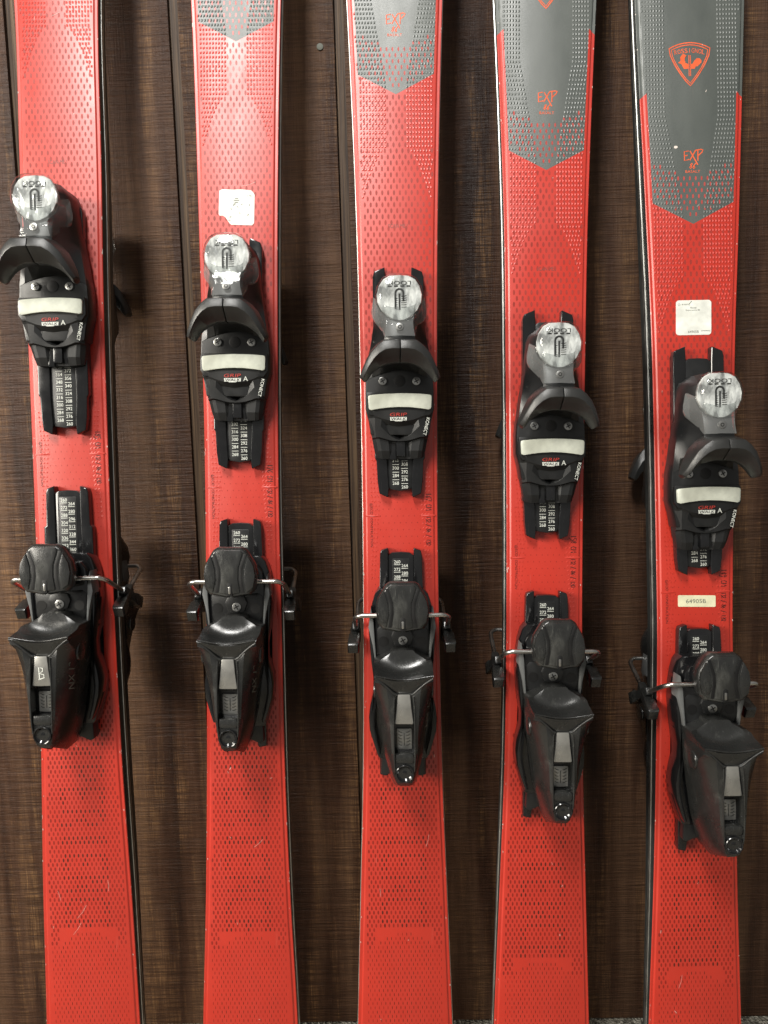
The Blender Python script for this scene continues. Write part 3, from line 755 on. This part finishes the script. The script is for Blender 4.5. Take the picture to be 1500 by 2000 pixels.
for k in range(5):
    y = c.y+0.007-k*0.0034
    for sd in (1, -1): ribbon(bm, [(c.x+sd*0.0062, y+0.0016), (c.x+sd*0.004, y), (c.x+sd*0.0022, y-0.0002)], 0.0006, 0.0768)
ribbon(bm, [(c.x, c.y+0.006), (c.x, c.y-0.007)], 0.0007, 0.0768)
reg('window_scale', bm, 'dark', 0)
reg('heel_block', prism([(0, 1473), (16, 1474), (18.5, 1479), (18.5, 1486), (15.5, 1491), (0, 1491)], 82, 88.5, 0.0012), 'worn')
c = pt(0, 1511, 88)
r_ = 0.0090
rings = [[V((c.x+r_*q*math.cos(2*math.pi*k/24), c.y+r_*q*math.sin(2*math.pi*k/24), z*.001)) for k in range(24)] for q, z in ((0.9, 82), (1.04, 86), (1.04, 89.4), (0.97, 90.0), (0.89, 89.6), (0.84, 88.2), (0.45, 85.2), (0.42, 86.8), (0.25, 87.4))]
reg('button', solid(rings), 'gloss', 30)
reg('heel_tail', join(prism([(0, 1470), (38, 1472), (42, 1480), (44, 1512), (36, 1516), (20, 1508), (0, 1508)], 6, 22, 0.0016)), 'black')
bm = bmesh.new(); put_text(bm, 'NX 12', 0, 0, 0, 0.0085, 0.030, shear=0.25)
o_ = pt(44, 1392, 71.5); e1 = V((0.08, 1, 0.1)).normalized(); e2 = V((-0.30, -0.05, 0.95)).normalized(); nn_ = e1.cross(e2).normalized()*-1
if nn_.x < 0: nn_ = -nn_
for v in bm.verts: v.co = o_+e1*v.co.x+e2*v.co.y+nn_*0.0012
reg('side_print', bm, 'greyink', 0)
bm = bmesh.new(); q = pt(0, 1390, 87); strokes(bm, 'B', q.x, q.y, 0.0125, 0.6, 0.0010, 0.1, 0.0868); reg('marker_b', bm, 'white', 0)
for sd in (1, -1):
    bm = disc(0, 0, -0.001, 0.0009, 0.0098, 22, bev=0.0006, r1=0.0090)
    bmesh.ops.rotate(bm, verts=bm.verts, cent=(0, 0, 0), matrix=Matrix.Rotation(sd*math.pi/2, 3, 'Y'))
    bmesh.ops.translate(bm, verts=bm.verts, vec=(sd*abs(pt(57, 1344, 70).x), pt(0, 1346, 62).y, 0.061))
    reg('pivot_cap%d' % sd, bm, 'worn')
# brake: wires and plastic feet
yb = pt(0, 1202, 42).y
def wire(sd): return tube([(sd*0.020, yb, 0.043), (sd*0.046, yb+0.0005, 0.043), (sd*0.0515, yb-0.003, 0.037), (sd*0.0525, yb-0.022, -0.008), (sd*0.0535, yb-0.027, -0.020)], 0.0026, 10)
def foot(sd):
    a, b = V((sd*0.0525, yb-0.0195, -0.003)), V((sd*0.0548, yb-0.0425, -0.050))
    t = (b-a).normalized(); s = V((1, 0, 0)); q = t.cross(s).normalized()
    rings = []
    for k, (d, wx, wq) in enumerate(((0, .0034, .0040), (.1, .0046, .0050), (.55, .0048, .0052), (.62, .0060, .0066), (.95, .0064, .0070), (1.0, .0052, .0058))):
        p = a+(b-a)*d
        rings.append([p+s*wx*i+q*wq*j for i, j in ((-1, -1), (1, -1), (1, 1), (-1, 1))])
    return solid(rings, bev=0.0010)
for sd in (1, -1):
    reg('wire%d' % sd, wire(sd), 'steel', 60); reg('foot%d' % sd, foot(sd), 'worn')

BIND = {   # part -> (own mesh, name of the landmark it slides with, [(sub-part name, mesh)])
 'toe_track': ('toe_tongue', 'track', [('rail', 'toe_rail1'), ('rail', 'toe_rail-1'), ('scale_print', 'toe_scale')]),
 'toe_piece': ('toe_base', 'toe', [('toe_nose', 'toe_nose'), ('toe_tower', 'toe_tower'), ('clip', 'toe_clip'), ('toe_wing', 'wing1'), ('toe_wing', 'wing-1'), ('lens', 'lens'),
               ('clear_neck', 'clear_neck'), ('lens_face', 'lens_face'), ('lens_print', 'lens_scale'), ('rivet', 'rivet'), ('screw', 'toe_screw_a'), ('screw', 'toe_screw_b'),
               ('screw', 'toe_screw_c'), ('screw', 'toe_screw_d'), ('plug', 'plug'), ('slide_pad', 'slide_pad'), ('red_lettering', 'logo_red'), ('white_lettering', 'logo_white'), ('black_lettering', 'logo_dark'), ('letter_mark', 'logo_a')]),
 'heel_track': ('heel_tongue', 'htrack', [('rail', 'heel_rail1'), ('rail', 'heel_rail-1'), ('scale_panel', 'heel_panel'), ('scale_print', 'heel_scale')]),
 'heel_piece': ('heel_housing', 'heel', [('heel_base', 'heel_base'), ('side_arm', 'side_arm1'), ('side_arm', 'side_arm-1'), ('fin', 'fin1'), ('fin', 'fin-1'), ('pivot_block', 'pivot_block'),
                ('pivot_hole', 'pivot_hole1'), ('pivot_hole', 'pivot_hole-1'), ('screw', 'heel_screw'), ('metal_plate', 'heel_plate'), ('setting_window', 'heel_window'), ('setting_print', 'window_scale'),
                ('block', 'heel_block'), ('ridge', 'ridge1'), ('ridge', 'ridge-1'), ('rib', 'rib1'), ('rib', 'rib-1'), ('lip', 'lip'), ('pivot_cap', 'pivot_cap1'), ('pivot_cap', 'pivot_cap-1'), ('button', 'button'), ('tail_plate', 'heel_tail'), ('side_lettering', 'side_print')]),
 'brake': ('pedal', 'heel', [('wire', 'wire1'), ('wire', 'wire-1'), ('foot', 'foot1'), ('foot', 'foot-1'), ('groove', 'pedal_groove1'), ('groove', 'pedal_groove-1'), ('side_plate', 'pedal_plate1'), ('side_plate', 'pedal_plate-1'),
           ('pedal_panel', 'pedal_panel'), ('slot', 'pedal_slot'), ('pin', 'pedal_pin')]),
}
FRONT_ONLY = {'scale_print', 'lens_print', 'red_lettering', 'white_lettering', 'black_lettering', 'setting_print', 'letter_mark', 'side_lettering'}
# photo positions of four landmarks on each ski: (x, y), height in mm
LM = {'toe': (36, [(97, 597), (458, 707), (780, 783.5), (1077, 872), (1383, 966)]),
      'track': (10, [(0, 848), (0, 915), (0, 971), (0, 1053), (0, 1122)]),
      'htrack': (10, [(0, 950), (0, 1014), (0, 1071), (0, 1155), (0, 1221)]),
      'heel': (88, [(86, 1436.5), (448.5, 1442.5), (784, 1511), (1088.5, 1585), (1424, 1651)])}
def lm_y(i, key):
    h, ps = LM[key]; f = FR[i]
    return loc(f, axis_px(f, ps[i][1], h*.001), ps[i][1], h*.001)[1]

# ------------------------------------------------------------------ topsheet graphics
CHEV = [(107, -60), (461, 76), (778, 181), (1069, 331), (1353, 437)]
TEXT_END = [1834, 1838, 1835, 1890, 1913]
BITS = {'E': ['1111', '1000', '1000', '1110', '1000', '1000', '1111'], 'X': ['1001', '1001', '0110', '0110', '0110', '1001', '1001'], 'P': ['1110', '1001', '1001', '1110', '1000', '1000', '1000'],
        'R': ['1110', '1001', '1001', '1110', '1010', '1001', '1001'], 'I': ['0110', '0110', '0110', '0110', '0110', '0110', '0110'], 'N': ['1001', '1101', '1101', '1011', '1011', '1001', '1001'], 'C': ['0111', '1000', '1000', '1000', '1000', '1000', '0111']}
WORD = 'EXPERIENCE'
def hourglass(d):      # half width (m) of the smooth centre strip, d = metres above the chevron point
    if d < -0.060: return 0.011+min(1.0, (-0.060-d)/0.085)**0.62*0.034
    if d < 0.012: return 0.011
    return 0.011+min(1.0, (d-0.012)/0.11)*0.018
def ellipse(bm, x, y, z, a, b, mi, n=8):
    f = bm.faces.new([bm.verts.new((x+a*math.cos(2*math.pi*k/n), y+b*math.sin(2*math.pi*k/n), z)) for k in range(n)]); f.material_index = mi
def graphics(i, body, topmat):
    f = FR[i]
    yof = lambda py, h=0: loc(f, axis_px(f, py, h), py, h)[1]
    yc = f.yc; y_text = yof(TEXT_END[i]); y_top = min(f.L-0.1, yof(-60)); y_bot = max(0.01, yof(2060))
    zf = lambda x, y: f.zt(y)+0.00012
    rng = random.Random(i)
    bm = bmesh.new()
    # --- tail half-tone (word mask) and dashes
    y_toe, y_heel = lm_y(i, 'toe'), lm_y(i, 'heel')
    y_up = y_heel+0.05
    row = 0; y = y_bot
    LET = 0.0262; HGT = 0.051
    while y < y_up:
        w = f.hw(y)-0.0075
        for k in range(-14, 15):
            x = (k+(row % 2)*0.5)*0.00505
            if abs(x) > w: continue
            d = y-y_text
            arch = 0.006+0.018*max(0.0, 1-(x/0.036)**2)
            if d < arch-0.006-0.012 and True:
                if abs(x) < 0.043:
                    fade = rng.random()
                    ellipse(bm, x, y, zf(x, y), 0.00042, 0.0021, 0 if abs(x) < 0.034 and fade > .25 else 1, 6)
                continue
            if d < arch and abs(x) < 0.034 and d < 0.010: continue
            dark = False
            if 0.0 < d < LET*len(WORD):
                li = int(d/LET); ch = WORD[len(WORD)-1-li]
                # letters turned clockwise: reading runs down the ski
                u = 1-((d-li*LET)/LET); v = (x+HGT/2)/HGT
                if 0 <= v < 1 and 0.08 < u < 0.94:
                    bx = int((u-0.08)/0.86*4); by = int((1-v)*7)
                    dark = BITS[ch][min(6, by)][min(3, bx)] == '1'
            ellipse(bm, x, y, zf(x, y), 0.00105, 0.0024, 0 if dark else 1)
        row += 1; y += 0.00525
    # --- waist: tiny marks
    while y < y_toe-0.01:
        w = f.hw(y)-0.009
        for k in range(-9, 10):
            x = (k+(row % 2)*0.5)*0.0065
            if abs(x) < w: ellipse(bm, x, y, zf(x, y), 0.00035, 0.0008, 1, 6)
        row += 1; y += 0.0078
    # --- upper ski
    while y < y_top:
        w = f.hw(y)-0.007; d = y-yc
        for k in range(-10, 11):
            x = (k+(row % 2)*0.5)*0.0066
            if abs(x) > w: continue
            if d < 0.52*abs(x)-0.003:
                ellipse(bm, x, y, zf(x, y), 0.00125, 0.0029, 2)
            elif d > 0.52*abs(x)+0.006 and d < 0.052+0.35*abs(x) and abs(x) < w-0.003:
                ellipse(bm, x, y, zf(x, y), 0.0011, 0.0025, 3)
        row += 1; y += 0.00665
    o = link('dot_print', finish(bm, 'dot_print', ['dotdark', 'dotmid', 'dottaupe', 'dotpink'], 0), body); o['kind'] = 'stuff'
    # --- embossed relief
    bm = bmesh.new(); co = bm.loops.layers.uv.new('co'); edl = bm.loops.layers.uv.new('ed')
    def peg(x, y, a, b, hh, sl):
        z = f.zt(y)
        vs = [bm.verts.new(c) for c in ((x-a, y-b+sl, z), (x+a, y-b-sl, z), (x+a, y+b-sl, z), (x-a, y+b+sl, z), (x-a*.2, y-b*.35, z+hh), (x+a*.3, y+b*.1, z+hh))]
        for q in ((0, 1, 4), (1, 2, 5), (1, 5, 4), (2, 3, 5), (3, 4, 5), (3, 0, 4)):
            fc = bm.faces.new([vs[k] for k in q])
            for lp in fc.loops:
                lp[co].uv = (lp.vert.co.x, lp.vert.co.y); lp[edl].uv = (f.hw(y)-abs(lp.vert.co.x), 0)
    y = yc-0.150; 
    while y < y_top:
        w = f.hw(y)-0.0068; d = y-yc
        inner = hourglass(d)
        x = inner+0.0015
        while x < w:
            for sd in (1, -1): peg(x*sd, y, 0.00115, 0.0015, 0.00042, 0.0003*sd)
            x += 0.0034
        y += 0.0051
    y0_, y1_ = lm_y(i, 'htrack')-0.035, lm_y(i, 'track')+0.075
    y = y0_
    while y < y1_:
        t = (y-y0_)/(y1_-y0_); w = f.hw(y)-0.0085; inner = 0.0245+abs(t-0.5)*0.012
        x = inner
        while x < w:
            for sd in (1, -1): peg(x*sd, y, 0.0013, 0.0011, 0.00018, -0.0007*sd)
            x += 0.0036
        y += 0.0052
    ym = (lm_y(i, 'htrack')+lm_y(i, 'track'))/2
    for sd in (1, -1):
        xx = sd*0.0310
        peg(xx, ym+0.0075, 0.0085, 0.0009, 0.0006, 0)
    o = link('emboss_relief', finish(bm, 'emboss_relief', topmat, 0), body); o['kind'] = 'stuff'
    # --- lettering
    bm = bmesh.new()
    strokes(bm, '%d CM' % round(f.L*100), 0.0325, ym+0.0235, 0.0062, 0.53, 0.0009, -math.pi/2, zf)
    strokes(bm, '132 / 86 / 120', 0.0322, ym-0.0100, 0.0050, 0.47, 0.0008, -math.pi/2, zf)
    link('size_lettering', finish(bm, 'size_lettering', 'ink', 0), body)
    bm = bmesh.new()
    put_text(bm, '@ECO - CONSTRUCTION', -0.0330, ym-0.003, 0, 0.0037, 0.050, rot=-math.pi/2, zf=zf)
    link('construction_lettering', finish(bm, 'construction_lettering', 'ink', 0), body)
    if i in (0, 2, 3):
        px, py = ((111, 315), None, (777, 441), (1067, 525))[i] if i != 2 else (777, 441)
        x, y = loc(f, px, py); bm = bmesh.new()
        put_text(bm, 'SCAN ME !', x, y, 0, 0.0044, 0.0215, zf=zf)
        link('faded_lettering', finish(bm, 'faded_lettering', 'taupe', 0), body)
    if i >= 2:
        px, py = {2: (772, 31), 3: (1070, 186), 4: (1355, 302)}[i]
        x, y = loc(f, px, py); bm = bmesh.new()
        strokes(bm, 'EXP', x-0.0005, y, 0.0105, 0.66, 0.0012, 0.06, zf)
        x2, y2 = loc(f, px-1, py+21); strokes(bm, '86', x2, y2, 0.0060, 0.62, 0.0009, 0, zf, 0.25)
        x3, y3 = loc(f, px-1, py+32); put_text(bm, 'BASALT', x3, y3, 0, 0.0030, 0.0165, zf=zf)
        link('orange_lettering', finish(bm, 'orange_lettering', 'orange', 0), body)
    if i >= 3:
        cx, cy = loc(f, *((1068, -33) if i == 3 else (1350, 121)))
        bm = bmesh.new()
        def shield(s):
            pts = []
            for k in range(9): t = k/8; pts.append((-0.96+1.92*t, 0.72+0.26*(1-(2*t-1)**2)))
            for k in range(1, 9): t = k/8; pts.append((0.99*(1-t)+0.02*t+0.10*math.sin(math.pi*t), 0.60-1.60*t))
            rt = pts[9:]; pts += [(-a, b) for a, b in reversed(rt[:-1])]
            return [(cx+a*0.0238*s, cy+b*0.0242*s+(1-s)*0.0012) for a, b in pts]
        for s, wd in ((1.0, 0.00115), (0.89, 0.0009)):
            sh = shield(s); ribbon(bm, sh+sh[:2], wd, zf)
        for k, ch in enumerate('ROSSIGNOL'):
            t = (k-4)/4; put_text(bm, ch, cx+t*0.0155, cy+0.0150-0.0019*t*t, 0, 0.0050, None if ch == 'I' else 0.0033, rot=-0.22*t, zf=zf)
        bird = [(-.55, .08), (-.42, .18), (-.45, .32), (-.36, .46), (-.26, .50), (-.22, .44), (-.14, .42), (-.22, .34), (-.24, .22), (-.20, .08), (-.06, .02), (-.06, -.36), (-.20, -.28), (-.30, -.14), (-.38, .02), (-.45, .06)]
        tail = [(.06, .02), (.14, .04), (.22, .18), (.34, .29), (.48, .27), (.55, .17), (.54, .05), (.50, .06), (.47, .01), (.42, -.02), (.38, -.08), (.28, -.09), (.20, -.26), (.06, -.36)]
        for poly in (bird, tail):
            bm.faces.new([bm.verts.new((cx+a*0.0240, cy+b*0.0240-0.0006, zf(0, cy))) for a, b in poly])
        for sd in (1, -1): ribbon(bm, [(cx+sd*0.00085, cy+0.0098), (cx+sd*0.00085, cy-0.0135)], 0.0008, lambda a, b: zf(a, b)+0.00006)
        link('emblem', finish(bm, 'emblem', 'orange', 0), body)
    # --- stickers
    def poly_sticker(name, pts, mat, zt0=0.00025):
        c = [V((*loc(f, px, py), 0)) for px, py in pts]
        bm = solid([[V((p.x, p.y, f.zt(p.y)+0.00002)) for p in c], [V((p.x, p.y, f.zt(p.y)+zt0)) for p in c]])
        return link(name, finish(bm, name, mat, 30), body)
    def rrect(x0, y0, x1, y1, r, tilt=0.0):
        out = []
        for (cx_, cy_, a0) in ((x1-r, y0+r, -90), (x1-r, y1-r, 0), (x0+r, y1-r, 90), (x0+r, y0+r, 180)):
            for k in range(5):
                a = math.radians(a0+k*22.5); px, py = cx_+r*math.cos(a), cy_+r*math.sin(a); out.append((px, py+tilt*(px-x0)))
        return out
    if i == 1:
        st = poly_sticker('sticker', [(428, 372), (434, 369), (455, 370), (470, 369.5), (490, 371), (494, 375), (497, 380), (496.5, 412), (496, 436), (492, 440), (452, 439), (449, 437), (440, 424), (435, 421), (429, 421), (427, 418), (427.5, 390)], 'sticker', 0.0003)
        st['label'] = 'torn white paper sticker with smudged print'
        bm = bmesh.new(); z2 = lambda a, b: f.zt(b)+0.00042
        x, y = loc(f, 487, 382); put_text(bm, '176', x, y, 0, 0.0022, 0.0052, zf=z2)
        for (px, py, l) in ((462, 387, 6), (462, 391, 10), (462, 395, 6)):
            x, y = loc(f, px, py); ribbon(bm, [(x-l*.0003, y), (x+l*.0003, y)], 0.0008, z2)
        rr = random.Random(3)
        for (px, py) in ((455, 402), (452, 410), (458, 400), (465, 406), (469, 418), (470, 400), (448, 424), (450, 431), (486, 402), (483, 421)):
            x, y = loc(f, px, py); a = rr.uniform(0, 3); ribbon(bm, [(x, y), (x+.0016*math.cos(a), y+.0016*math.sin(a)), (x+.0022*math.cos(a+.6), y+.0022*math.sin(a+.6))], 0.0007, z2)
        link('smudged_print', finish(bm, 'smudged_print', 'greyink', 0), body)
    if i == 4:
        st = poly_sticker('sticker', rrect(1320, 587, 1389, 655, 6, -0.02), 'sticker', 0.0003); st['label'] = 'square white rental label with faint print'
        bm = bmesh.new(); z2 = lambda a, b: f.zt(b)+0.00042
        for s, px, py, hh, ww in (('SKI RENTAL', 1339, 595, .0016, .0095), ('Rossi', 1354, 601, .0020, .0066), ('Experience 86', 1353, 606, .0022, .0160), ('64905B', 1354, 648, .0028, .0120), ('EXPERIENCE', 1378, 646, .0013, .0105)):
            x, y = loc(f, px, py); put_text(bm, s, x, y, 0, hh, ww, zf=z2)
        x, y = loc(f, 1326, 595.5); ribbon(bm, [(x+.0013*math.cos(k*.7), y+.0013*math.sin(k*.7)) for k in range(10)], .0003, z2)
        x, y = loc(f, 1351, 588); ribbon(bm, [(x, y), (x-.003, y-.0032)], .0007, z2)
        link('label_print', finish(bm, 'label_print', 'greyink', 0), body)
        st = poly_sticker('sticker', rrect(1324, 1162.5, 1397.5, 1185, 2.5, 0.003), 'cream', 0.0003); st['label'] = 'cream number label reading 64905B'
        bm = bmesh.new(); x, y = loc(f, 1359, 1174); put_text(bm, '64905B', x, y, 0, .0046, .0228, zf=z2)
        link('label_print', finish(bm, 'label_print', 'greyink', 0), body)
    # --- paint chips and scratches
    bm = bmesh.new()
    for k in range(34):
        y = rng.uniform(y_bot, y_top)
        e = rng.random()
        w = f.hw(y); x = (w-rng.uniform(0.0004, 0.003))*rng.choice((-1, 1)) if e < 0.55 else rng.uniform(-w+.008, w-.008)
        if abs(x) < 0.035 and y_heel-0.01 < y < y_toe+0.13: continue
        a = rng.gauss(1.35, 0.6); l = rng.uniform(0.0008, 0.0042) if e < 0.9 else rng.uniform(0.008, 0.02)
        zz_ = 0.0001 if abs(x) < w-.0065 else -0.0008
        if abs(x) > w-.006: l = min(l, 0.002); a = 1.5
        ribbon(bm, [(x, y), (x+l*.5*math.cos(a), y+l*.5*math.sin(a)), (x+l*math.cos(a+.1), y+l*math.sin(a+.1))], rng.uniform(.0002, .0006) if l < .006 else .00022, lambda p, q: f.zt(q)+zz_+0.0001)
    if i == 4:
        x, y = loc(f, 1321, 286); ellipse(bm, x, y, f.zt(y)+.0003, .0022, .0016, 0)
    o = link('scratch_marks', finish(bm, 'scratch_marks', 'chip', 0), body); o['kind'] = 'stuff'

# ------------------------------------------------------------------ assemble the five pairs
FRONT_LABEL = [
 'red ski marked 185 CM, plain red all the way up with no sticker',
 'red ski marked 176 CM with a torn white sticker above its binding',
 'red ski marked 167 CM with grey EXP 86 BASALT panel and no sticker',
 'red ski marked 158 CM with only the tip of an orange emblem on grey',
 'red ski marked 149 CM with orange rooster emblem and two pale number labels']
BACK_LABEL = [
 'rear ski facing the wall, base to base behind the plain red ski',
 'rear ski facing the wall, hidden behind the ski with the torn white sticker',
 'rear ski facing the wall, hidden behind the ski marked 167 CM',
 'rear ski facing the wall behind the ski marked 158 CM',
 'rear ski facing the wall behind the ski with the whole rooster emblem']
def add_binding(root, i, back):
    for part, (me, key, subs) in BIND.items():
        p = link(part, PARTS[me], root); p.location = (0, lm_y(i, key)-lm_y(2, key), 0)
        for nm, sm in subs:
            if back and nm in FRONT_ONLY: continue
            if i == 2 and nm == 'letter_mark': continue
            link(nm, PARTS[sm], p)
        if i == 0 and not back and part == 'heel_piece': link('marker_letter', PARTS['marker_b'], p)
for i, f in enumerate(FR):
    f.yc = loc(f, *CHEV[i])[1]
    ys = {0: -400, 1: -190, 2: -85, 3: 62, 4: 188}[i]
    tm = topsheet_mat(i, f.yc, loc(f, axis_px(f, ys), ys)[1])
    me = body_mesh(i, tm)
    root = bpy.data.objects.new('ski', None); COL.objects.link(root); root.empty_display_size = 0.05
    mw = Matrix.Identity(4)
    for k in range(3): mw[k][0], mw[k][1], mw[k][2], mw[k][3] = f.r[k], f.u[k], f.n[k], f.o[k]
    root.matrix_world = mw; tag(root, FRONT_LABEL[i], 'ski', 'skis leaning on the wooden wall')
    body = link('ski_body', me, root)
    graphics(i, body, tm)
    add_binding(root, i, False)
    rb = bpy.data.objects.new('ski', None); COL.objects.link(rb); rb.empty_display_size = 0.05
    ob = f.o-f.n*(2*TMAX+0.0012)
    for k in range(3): mw[k][0], mw[k][1], mw[k][2], mw[k][3] = -f.r[k], f.u[k], -f.n[k], ob[k]
    rb.matrix_world = mw; tag(rb, BACK_LABEL[i], 'ski', 'skis leaning on the wooden wall')
    link('ski_body', me, rb)
    add_binding(rb, i, True)
